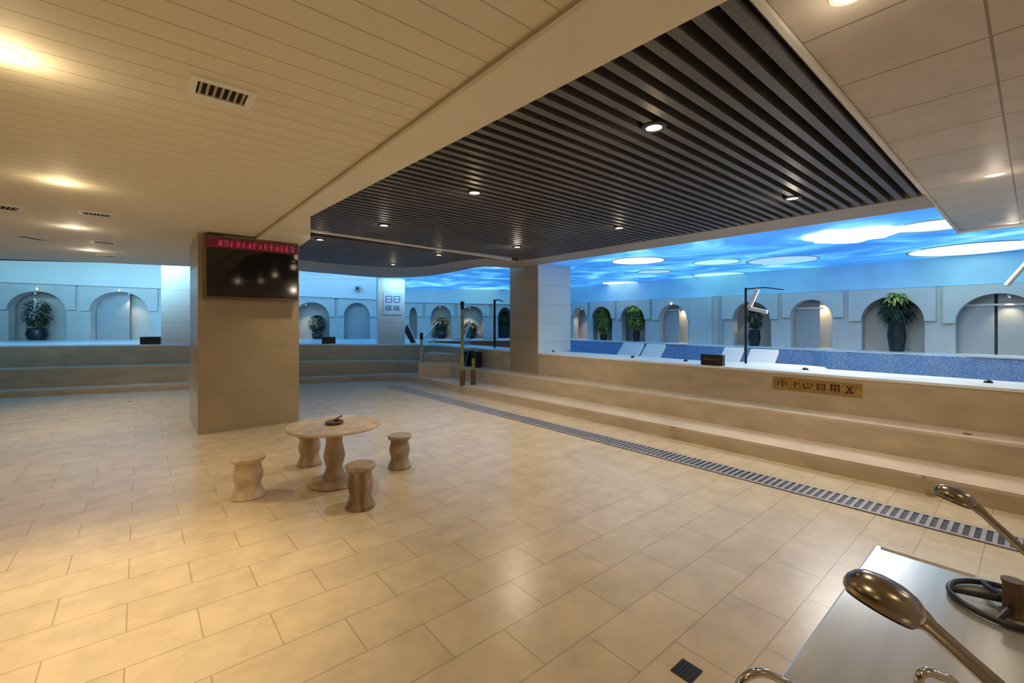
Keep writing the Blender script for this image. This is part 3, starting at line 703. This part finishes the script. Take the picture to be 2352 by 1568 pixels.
# ================================================================== PLANTS
def leaf(mb, c, d, L, wd, rng, droop=0.4):
    d = d.normalized(); side = d.cross(Vector((0, 0, 1)))
    if side.length < 0.05: side = Vector((1, 0, 0))
    side.normalize(); up = side.cross(d)
    p0 = c; p1 = c + d * L * 0.5 + up * L * 0.08; p2 = c + d * L + Vector((0, 0, -droop * L))
    k = len(mb.v)
    mb.add([p0, p1 - side * wd, p1 + Vector((0, 0, -wd * 0.3)), p1 + side * wd, p2], [(0, 1, 2), (0, 2, 3), (1, 4, 2), (2, 4, 3)])
def foliage(rng, n, r, zc, zr, L, wd, hemi=False, droop=0.4):
    m = MB()
    for k in range(n):
        a = rng.uniform(0, 2 * PI); cz = rng.uniform(-0.2 if hemi else -1, 1); rr = math.sqrt(1 - cz * cz) * rng.uniform(0.45, 1)
        c = Vector((r * 0.7 * rr * math.cos(a), r * 0.7 * rr * math.sin(a), zc + zr * 0.75 * cz))
        d = Vector((math.cos(a), math.sin(a), cz * 0.8 + rng.uniform(-0.2, 0.5)))
        leaf(m, c, d, L * rng.uniform(0.7, 1.2), wd * rng.uniform(0.7, 1.2), rng, droop)
    return m
def plant(loc, label, h, r, potw, poth, lf='leaf', top=None, seed=1, n=420, L=0.13, name='potted_plant'):
    t = thing(name, label, 'plant', loc, 0, 'plants in the arched niches'); rng = random.Random(seed)
    MB().lathe([(potw * 0.7, 0), (potw * 0.75, 0.02), (potw, poth * 0.55), (potw * 0.85, poth * 0.9), (potw * 0.95, poth), (potw * 0.8, poth), (0.001, poth - 0.03)], n=24).build('pot', 'pot', t)
    MB().tube([(0, 0, poth - 0.04), (0.02, 0.01, poth + (h - poth) * 0.5), (0, 0, h - 0.1)], [0.025, 0.02, 0.01], 8).build('stem', 'brown', t)
    zc = (poth + h) / 2 + 0.02
    foliage(rng, n, r, zc, (h - poth) / 2, L, 0.024).build('foliage', lf, t, recalc=False)
    if top: foliage(rng, n // 2, r * 0.8, h - (h - poth) * 0.18, (h - poth) * 0.22, L, 0.026, True).build('crown', top, t, recalc=False)
    return t
def rpos(i, fr, n=0.12): op = right_ops[i]; return (XN + n, -(op['s0'] + (op['s1'] - op['s0']) * fr), 0.985)
plant(rpos(3, 0.45, 0.10), 'dense dark green plant in the niche nearest the pillar', 1.14, 0.38, 0.13, 0.20, 'leaf', None, 2, 900, 0.15)
plant(rpos(4, 0.55, 0.10), 'round bushy plant with lime green top in a narrow black vase', 1.15, 0.40, 0.12, 0.36, 'leaf', 'leaflit', 3, 800, 0.15)
plant(rpos(6, 0.52, 0.12), 'dark narrow plant in the niche behind the thin pole', 0.98, 0.19, 0.15, 0.42, 'leafdark', None, 4, 360)
plant(rpos(8, 0.57, 0.05), 'tall plant in black column vase with bright lime crown of long leaves', 1.18, 0.30, 0.16, 0.62, 'leafdark', 'leaflit', 5, 420, 0.20)
def lpos(i, fr, n=-0.15): op = left_ops[i]; s = op['s0'] + (op['s1'] - op['s0']) * fr; return lpt(s, n, 0.955)
flp = plant(lpos(2, 0.42), 'dark bulky plant topped by white flowers in the far left niche', 1.42, 0.42, 0.28, 0.45, 'leafdark', None, 6, 460, 0.2, 'flowering_plant')
rng = random.Random(9); fl = MB()
for k in range(5):
    c = Vector((rng.uniform(-0.3, 0.2), rng.uniform(-0.25, -0.1), rng.uniform(1.12, 1.48)))
    for j in range(6):
        a = 2 * PI * j / 6 + rng.random(); leaf(fl, c, Vector((math.cos(a), -0.4, math.sin(a))), 0.17, 0.03, rng, 0.05)
fl.build('blossoms', 'petal', flp, recalc=False)
plant(lpos(5, 0.62), 'dark leafy plant in the niche right of the display column', 0.92, 0.36, 0.2, 0.24, 'leafdark', None, 7, 420, 0.16)
plant(lpos(8, 0.5), 'dark plant in the niche behind the stair rails', 0.85, 0.34, 0.25, 0.32, 'leafdark', None, 8, 360, 0.16)
plant(lpos(9, 0.45), 'low dark plant in the bright cream niche', 0.62, 0.40, 0.28, 0.22, 'leafdark', None, 10, 360, 0.16)
plant(lpos(10, 0.5), 'dark plant in the niche against the brown pillar edge', 1.1, 0.30, 0.2, 0.4, 'leafdark', None, 11, 360, 0.16)

# ================================================================== POOL FURNITURE
def pool_bed(px0, px1, ytop, ybot, X, label):
    a = onX(px0, HOR, X).y; b = onX(px1, HOR, X).y; wd = abs(a - b); yc = (a + b) / 2
    zt = onX((px0 + px1) / 2, ytop, X).z
    t = thing('pool_lounger', label, 'lounger', (X, yc, 0.10), 0, 'white massage beds standing in the pool')
    z0 = 0.10
    m = MB(); h = wd / 2
    for s in (-1, 1):
        pass
    def slab(p, q, th):
        (xa, za_), (xb, zb2) = p, q
        return MB().hexa([(xa, -h, za_ - th), (xb, -h, zb2 - th), (xb, h, zb2 - th), (xa, h, za_ - th)], [(xa, -h, za_), (xb, -h, zb2), (xb, h, zb2), (xa, h, za_)])
    slab((-1.0, 0.52), (-0.38, 0.60), 0.08).build('leg_rest', 'white', t, bevel=0.02)
    slab((-0.38, 0.60), (0.0, zt - z0), 0.09).build('backrest', 'white', t, bevel=0.02)
    MB().box(-0.95, -0.2, -h + 0.08, h - 0.08, 0, 0.47).build('base', 'mosaic', t)
    return t
pool_bed(1432, 1480, 787, 818, 9.6, 'white pool lounger nearest the pillar, left one of a pair')
pool_bed(1486, 1530, 789, 820, 9.6, 'white pool lounger, right one of the pair by the pillar')
pool_bed(1664, 1710, 797, 830, 9.6, 'white pool lounger just left of the thin pole')
pool_bed(1724, 1790, 801, 835, 9.6, 'white pool lounger just right of the thin pole')
p = onZ(1790, 834, 0.90)
t = thing('pool_shelf', 'broad rounded white shelf at the pool edge beside the thin pole', 'shelf', (8.12, onX(1775, HOR, 8.12).y, 0.10))
pts = []
for k in range(40):
    a = 2 * PI * k / 40; ca, sa = math.cos(a), math.sin(a)
    pts.append((0.5 * math.copysign(abs(ca) ** 0.6, ca), 0.72 * math.copysign(abs(sa) ** 0.6, sa)))
MB().prism(pts, 0.70, 0.775).build('top', 'white', t, bevel=0.015)
MB().prism([(x * 0.75, y * 0.75) for x, y in pts], 0.0, 0.70).build('base', 'mosaic', t)

# gooseneck pool showers: thin pole, arm and white fan spout
def pool_shower(px, py_top, py_bot, X, label, zb0, arm=0.55, group='gooseneck pool showers', flip=1, fan=True, r=0.018):
    b = onX(px, py_bot, X); tz = onX(px, py_top, X).z
    t = thing('pool_shower', label, 'shower', (b.x, b.y, zb0)); t['group'] = group
    h = tz - zb0
    MB().tube([(0, 0, 0), (0, 0, h)], r, 12).build('pole', 'darkmetal', t)
    MB().lathe([(0.06, 0), (0.06, 0.015), (0.025, 0.03)], n=18).build('base', 'chrome', t)
    MB().tube([(0, 0, h - 0.02), (0, -arm * 0.5, h - 0.01), (0, -arm, h - 0.06)], [r * 0.7, r * 0.5, r * 0.4], 10).build('arm', 'darkmetal', t)
    if fan:
        f = MB()
        for (p0, p1) in (((0, -0.18, h - 0.03), (0, -0.05, h - 0.33)), ((0, -0.05, h - 0.33), (0, -0.32, h - 0.40))):
            p0, p1 = Vector(p0), Vector(p1); d = (p1 - p0).normalized(); n_ = Vector((1, 0, 0)); q = d.cross(n_) * 0.028
            f.hexa([p0 - n_ * .03 - q, p0 + n_ * .03 - q, p0 + n_ * .03 + q, p0 - n_ * .03 + q], [p1 - n_ * .03 - q, p1 + n_ * .03 - q, p1 + n_ * .03 + q, p1 - n_ * .03 + q])
        f.build('fan_spout', 'white', t, bevel=0.006)
    return t
pool_shower(1713, 661, 832, 7.5, 'thin dark pool shower pole with white fan spout before the plant niche', 0.10)
pool_shower(1136, 688, 802, 7.0, 'dark pool shower pole left of the brown pillar', Z3, 0.35, fan=False, r=0.03)
# white arm seen at the right edge
b = onX(2330, 640, 8.6)
t = thing('pool_shower', 'pool shower with slanting white arm, cut by the right edge of the photo', 'shower', (8.6, onX(2400, HOR, 8.6).y, 0.10)); t['group'] = 'gooseneck pool showers'
q0 = onX(2312, 655, 8.6); q1 = onX(2368, 592, 8.6); L0 = t.location
MB().tube([(0, 0, 0), (0, 0, q1.z - 0.10 + 0.1)], 0.02, 12).build('pole', 'darkmetal', t)
MB().tube([Vector((0, 0, q1.z - 0.1 + 0.08)), q1 - L0, q0 - L0], [0.02, 0.026, 0.030], 10).build('arm', 'white', t)

# ================================================================== STAIR RAILS IN THE CORNER
def ontread(px, py, z): p = onZ(px, py, z); return p
pL = ontread(968, 865, 0.155); pR = ontread(1062, 885, 0.165)
def stair_post(p, ztop, label, name='stair_post', mid='glass'):
    t = thing(name, label, 'post', (p.x, p.y, p.z), 0.6, 'posts of the corner stair')
    h = ztop - p.z
    MB().box(-0.05, 0.05, -0.05, 0.05, 0, 0.34).build('foot', 'brown', t, bevel=0.008)
    MB().box(-0.03, 0.03, -0.03, 0.03, 0.34, h - 0.18).build('shaft', mid, t, bevel=0.006)
    MB().box(-0.035, 0.035, -0.035, 0.035, h - 0.18, h).build('cap', 'darkmetal', t, bevel=0.008); return t
zl = onD(968, 764, (pL - Vector((0, 0, EYE))).dot(Vector((SN, CS, 0)))).z
zr = onD(1062, 692, (pR - Vector((0, 0, EYE))).dot(Vector((SN, CS, 0)))).z
stair_post(pL, zl, 'brown footed stair post at the left of the corner stair', mid='steel')
stair_post(pR, zr, 'tall stair post with yellow green shaft at the right of the corner stair', mid='yellow')
p2 = onZ(1087, 883, 0.168)
tpost = stair_post(p2, 0.95, 'short yellow green stair post beside the tall one', mid='yellow')
# glass balustrade between posts and on up
dvec = (pR - pL); dvec.z = 0; ln = dvec.length; ang = math.atan2(dvec.y, dvec.x)
back = Vector((SNrm.x + 0.9, SNrm.y + 0.2, 0)).normalized()
for p, ll, lb in ((pL, 1.5, 'clear glass rail panel running back from the left stair post'), (pR, 0.75, 'clear glass rail panel running back from the tall stair post')):
    e = p + back * ll; a = math.atan2(back.y, back.x)
    t = thing('glass_rail', lb, 'railing', (p.x + back.x * 0.06, p.y + back.y * 0.06, p.z), a, 'glass rails of the corner stair')
    MB().hexa([(0.02, -0.006, 0.36), (ll, -0.006, 0.82), (ll, 0.006, 0.82), (0.02, 0.006, 0.36)], [(0.02, -0.006, 0.95), (ll, -0.006, 1.45), (ll, 0.006, 1.45), (0.02, 0.006, 0.95)]).build('glass_pane', 'glass', t)
    MB().tube([(-0.03, 0, 0.96), (ll * 0.5, 0, 1.21), (ll, 0, 1.46)], 0.022, 10).build('handrail', 'steel', t)
# stair treads between the posts
sd = back; sp = Vector((-sd.y, sd.x, 0)); st = MB(); wv = ln * 0.36
mid = (pL + pR) / 2
for k, (z0, z1_, o0, o1) in enumerate(((0.0, 0.535, 0.62, 1.9), (0.0, 0.75, 0.98, 1.9))):
    a = mid + sd * o0; b = mid + sd * o1
    st.prism([tuple((a - sp * wv)[:2]), tuple((b - sp * wv)[:2]), tuple((b + sp * wv)[:2]), tuple((a + sp * wv)[:2])], z0, z1_)
struct(st.build('stair', 'tread'))

# ================================================================== SMALL THINGS ON THE DECKS
def sign_box(p, label, wd=0.34, h=0.20, dp=0.10, rot=0.0, marks=True):
    t = thing('sign_box', label, 'sign', p, rot, 'black sign boxes on the deck edge')
    case_ = MB().box(-wd / 2, wd / 2, -dp / 2, dp / 2, 0, h).build('case', 'black', t, bevel=0.008)
    if marks:
        for k in range(5):
            m = MB(); x = -wd * 0.36 + k * wd * 0.15
            m.box(x, x + wd * 0.10, -dp / 2 - 0.003, -dp / 2 + 0.001, h * 0.52, h * 0.58); m.box(x + wd * 0.03, x + wd * 0.05, -dp / 2 - 0.003, -dp / 2 + 0.001, h * 0.42, h * 0.68)
            m.build('character', 'gold', case_)
    return t
p = onX(1637, 836, X3 + 0.12); sign_box((X3 + 0.12, p.y, Z3), 'black sign box with gold marks on the long deck edge, left of the thin pole', 0.34, 0.165, 0.09, -PI / 2)
def ldeck(px, off): q = onP(px, HOR, SA + SNrm * (D3 + off), SNrm); return q
def zdeck(q):
    s = (q - SA).dot(ST); t = max(0, min(1, s / meet(0.4, X2))); return 1.08 + (0.965 - 1.08) * t
for px, lb, wd in ((346, 'black box on the far left deck edge before the cyan pillar', 0.40), (755, 'black box on the far deck right of the display column', 0.36)):
    q = ldeck(px, 0.12); sign_box((q.x, q.y, zdeck(q)), lb, wd, 0.19, 0.12, math.atan2(ST.y, ST.x), False)
for px, lb in ((1072, 'black box on the step beside the tall stair post, left of two'), (1095, 'black box on the step beside the tall stair post, right of two')):
    q = onX(px, 818, X2 + 0.25); sign_box((X2 + 0.25, q.y, Z2), lb, 0.22, 0.40, 0.16, -PI / 2, False)
for px, lb in ((1270, 'small black knob on the deck at the pillar foot'), (1453, 'small dark knob on the deck before the paired loungers'), (1575, 'small dark knob on the deck left of the black sign box'),
               (1850, 'small dark knob on the deck right of the white shelf'), (2270, 'small dark knob on the white deck near the right edge')):
    q = onX(px, HOR, X3 + 0.45)
    tag(MB().lathe([(0.038, 0), (0.038, 0.010), (0.028, 0.022), (0.015, 0.032), (0.001, 0.034)], n=18).build('deck_knob', 'darkmetal', loc=(X3 + 0.45, q.y, Z3)), lb, 'knob', 'dark knobs on the deck')
# plaque on the top riser
py0 = onX(1776, 880, X3).y; py1 = onX(1980, 880, X3).y; zc_ = onX(1878, 887, X3).z
pq = thing('wall_plaque', 'gold framed notice plaque with dark characters on the top riser', 'sign', (X3 - 0.004, (py0 + py1) / 2, zc_), -PI / 2)
wd = py0 - py1; hh = 0.155
MB().box(-wd / 2, wd / 2, -0.012, 0.004, -hh / 2, hh / 2).build('plate', 'gold', pq, bevel=0.003)
plate_ = pq.children[0]; cw = wd / 6.6
def stroke(mb, x, z, w_, h_, a=0.0):
    ca, sa = math.cos(a), math.sin(a); P = []
    for dx, dz in ((-w_ / 2, -h_ / 2), (w_ / 2, -h_ / 2), (w_ / 2, h_ / 2), (-w_ / 2, h_ / 2)): P.append((x + dx * ca - dz * sa, z + dx * sa + dz * ca))
    mb.hexa([(q[0], -0.016, q[1]) for q in P], [(q[0], -0.011, q[1]) for q in P])
glyphs = [((0, 0, .012, .10, 0), (-.035, .0, .010, .06, -.3), (.035, 0, .010, .05, .35)),
          ((0, 0, .010, .10, 0), (.02, .01, .045, .010, .2)),
          ((-.03, -.01, .010, .06, .3), (0, -.03, .05, .012, .2), (.035, 0, .010, .05, -.4), (0, .02, .01, .03, .5)),
          ((-.03, 0, .010, .09, 0), (.03, 0, .010, .09, 0), (0, .03, .06, .010, 0), (0, 0, .06, .010, 0), (0, -.03, .06, .010, 0)),
          ((-.03, 0, .014, .09, 0), (.03, 0, .014, .09, 0), (0, 0, .012, .09, 0), (0, .035, .07, .012, 0), (0, -.015, .06, .012, 0)),
          ((0, 0, .010, .10, .6), (0, 0, .010, .10, -.6), (0, -.04, .07, .010, 0))]
for k, g in enumerate(glyphs):
    xc = -wd / 2 + cw * (k + 0.8)
    gd = MB()
    for st_ in g: stroke(gd, xc + st_[0] * 1.3, st_[1], st_[2] * 1.3, st_[3], st_[4])
    gd.build('character', 'glyphred' if k in (3, 4) else 'glyphdark', plate_)

# notice board on the pale pillar
ang = math.atan2(ST.y, ST.x)
b0 = onP(880, 697, SA + SNrm * 0.85, SNrm); b1 = onP(924, 697, SA + SNrm * 0.85, SNrm)
wd = (Vector((b1.x - b0.x, b1.y - b0.y, 0))).length; hh = 50 / FPX * 13.4
nb = thing('notice_board', 'pale blue notice board with four dark characters on the far pillar', 'sign', ((b0.x + b1.x) / 2, (b0.y + b1.y) / 2, b0.z), ang)
board_ = MB().box(-wd / 2, wd / 2, -0.02, 0.0, -hh / 2, hh / 2).build('board', 'signwhite', nb, bevel=0.005)
for ix in (-1, 1):
    for iz in (-1, 1):
        ink = MB(); cx, cz = ix * wd * 0.21, iz * hh * 0.20; a = wd * 0.30; b = hh * (0.26 if iz > 0 else 0.16)
        for f in (-0.5, 0.0, 0.5): ink.box(cx - a / 2, cx + a / 2, -0.024, -0.019, cz + f * b - 0.012, cz + f * b + 0.012)
        for f in ((-0.5, 0.5) if iz > 0 else (-0.5, 0.1)): ink.box(cx + f * a - 0.012, cx + f * a + 0.012, -0.024, -0.019, cz - b / 2, cz + b / 2)
        ink.build('character', 'signblue', board_)
# security camera on the cyan bulkhead
q = onN(820, 660, 0.16)
sc_ = thing('security_camera', 'small pale security camera on the cyan bulkhead', 'camera', q, ang)
MB().box(-0.06, 0.06, -0.10, 0.0, 0.02, 0.10).build('bracket', 'bluepillar', sc_, bevel=0.01)
MB().box(-0.10, 0.10, -0.30, -0.06, -0.13, 0.03).build('body', 'doorgrey', sc_, bevel=0.02)
MB().lathe([(0.05, 0), (0.05, 0.03), (0.03, 0.04)], c=(0, -0.30, -0.05), axis=(0, -1, 0), n=16).build('lens', 'black', sc_)
# folded black board by the pillar
q = ldeck(939, 0.25); zq = 0.965
fb = thing('folded_board', 'black folded board leaning beside the pale notice pillar', 'board', (q.x, q.y, zq), ang)
MB().hexa([(0.06, -0.05, 0), (0.20, -0.05, 0), (0.20, 0.0, 0), (0.06, 0.0, 0)], [(-0.16, 0.02, 0.42), (-0.04, 0.02, 0.56), (-0.04, 0.06, 0.56), (-0.16, 0.06, 0.42)]).build('panel', 'black', fb, bevel=0.01)
MB().tube([(0.22, -0.02, 0.0), (-0.02, 0.04, 0.60)], 0.018, 8).build('frame', 'white', fb)

# ================================================================== WASHING STATION, BOTTOM RIGHT
ZT = 0.70
c0 = onZ(2010, 1250, ZT)
t = thing('wash_counter', 'brushed steel wash counter in the bottom right corner', 'counter', (0, 0, 0))
MB().box(0.72, c0.x, -1.6, c0.y, ZT - 0.035, ZT).build('top', 'steel', t, bevel=0.006)
MB().box(0.85, c0.x - 0.15, -1.55, c0.y - 0.15, 0.0, ZT - 0.035).build('base', 'marble', t)
MB().box(c0.x - 0.018, c0.x, c0.y - 0.28, c0.y - 0.02, ZT, ZT + 0.006).build('edge_strip', 'white', t)
def handset(pa_, pb_, tail, label):
    # pa_ tip and pb_ root of the head; the handle runs from pb_ to tail, where a riser pipe stands on the counter
    head = (pa_ + pb_) / 2; t = thing('hand_shower', label, 'shower', head, 0, 'chrome hand showers of the wash counter')
    a = (pb_ - pa_); L = a.length / 2; a.normalize()
    nrm = Vector((0, 0, 1)); nrm = (nrm - a * nrm.dot(a)).normalized(); sd_ = a.cross(nrm)
    Wd = L * 0.74; T = L * 0.52; n = 32
    rings = [(0.001, 1.0), (0.35, 0.96), (0.66, 0.80), (0.86, 0.54), (0.97, 0.22), (1.0, -0.08), (0.97, -0.36), (0.90, -0.50)]
    vs = []; fs = []
    for (k, z) in rings:
        for j in range(n):
            b = 2 * PI * j / n; vs.append(a * (L * k * math.cos(b)) + sd_ * (Wd * k * math.sin(b)) + nrm * z * T)
    for i in range(len(rings) - 1):
        for j in range(n): fs.append((i * n + j, i * n + (j + 1) % n, (i + 1) * n + (j + 1) % n, (i + 1) * n + j))
    fs.append(tuple(range((len(rings) - 1) * n, len(rings) * n)))
    sh_ = MB().add(vs, fs, True).build('shower_head', 'darkchrome', t)
    fp = MB(); vs = []
    for z in (-0.49, -0.62):
        for j in range(n):
            b = 2 * PI * j / n; vs.append(a * (L * 0.84 * math.cos(b)) + sd_ * (Wd * 0.84 * math.sin(b)) + nrm * z * T)
    fp.add(vs, [tuple(range(n - 1, -1, -1)), tuple(range(n, 2 * n))] + [(j, (j + 1) % n, n + (j + 1) % n, n + j) for j in range(n)]); fp.build('spray_plate', 'black', sh_)
    e = tail - head; p0 = a * L * 0.90; q = (e - p0)
    MB().tube([p0 - a * L * 0.15, p0 + q * 0.06, p0 + q * 0.16, p0 + q * 0.6, e], [T * 0.55, T * 0.52, T * 0.40, T * 0.40, T * 0.46], 14).build('handle', 'darkchrome', t)
    MB().tube([e, e + Vector((0, 0, -0.02)), Vector((e.x, e.y, ZT - head.z + 0.012))], 0.012, 12).build('riser_pipe', 'chrome', t)
    MB().lathe([(0.04, 0.0), (0.04, 0.012), (0.02, 0.03)], c=(e.x, e.y, ZT - head.z), n=18).build('flange', 'chrome', t)
    return t
handset(onD(1953, 1335, 0.72), onD(2108, 1410, 0.72), onD(2322, 1604, 0.70), 'large chrome hand shower head nearest the camera, over the steel counter')
handset(onD(2148, 1122, 1.12), onD(2238, 1158, 1.10), onD(2440, 1345, 1.02), 'farther chrome hand shower at right edge, in front of the steps')
# round rack with a post
ZK2 = ZT
rc = onZ(2316, 1390, ZK2 + 0.012)
t = thing('round_rack', 'black ring rack with curved spokes round a brown post on the steel counter', 'rack', (rc.x, rc.y, ZK2))
R = 0.132
MB().tube([(R * math.cos(2 * PI * k / 48), R * math.sin(2 * PI * k / 48), 0.012) for k in range(48)], 0.009, 10, closed=True).build('ring', 'darkmetal', t)
for k in range(5):
    a = 2 * PI * k / 5 + 0.5
    MB().tube([(0.01 * math.cos(a), 0.01 * math.sin(a), 0.03), (R * 0.5 * math.cos(a + 0.18), R * 0.5 * math.sin(a + 0.18), 0.026), (R * math.cos(a), R * math.sin(a), 0.014)], [0.014, 0.010, 0.008], 8).build('spoke', 'darkmetal', t)
MB().lathe([(0.032, 0), (0.032, 0.008), (0.023, 0.014), (0.023, 0.095), (0.026, 0.10), (0.026, 0.108), (0.001, 0.108)], c=(-0.03, -0.01, 0), n=24).build('post', 'brown', t)
# bent chrome rails at the very bottom
for pts, lb in ((((1690, 1600), (1705, 1562), (1735, 1545), (1775, 1552), (1830, 1590)), 'bent chrome rail end at the bottom edge, left of the counter'),
                (((2112, 1600), (2112, 1556), (2125, 1543), (2150, 1548), (2200, 1580)), 'small bent chrome loop at the bottom edge under the hand shower')):
    P = [onD(px, py, 0.95) for px, py in pts]; o = P[0].copy(); o.z = ZT
    P2 = [o] + P + [Vector((P[-1].x + 0.02, P[-1].y - 0.01, o.z))]
    P2 = [q - o for q in smooth_path(P2, 5)]
    tag(MB().tube(P2, 0.009, 12).build('bent_rail', 'chrome', loc=o), lb, 'rail')
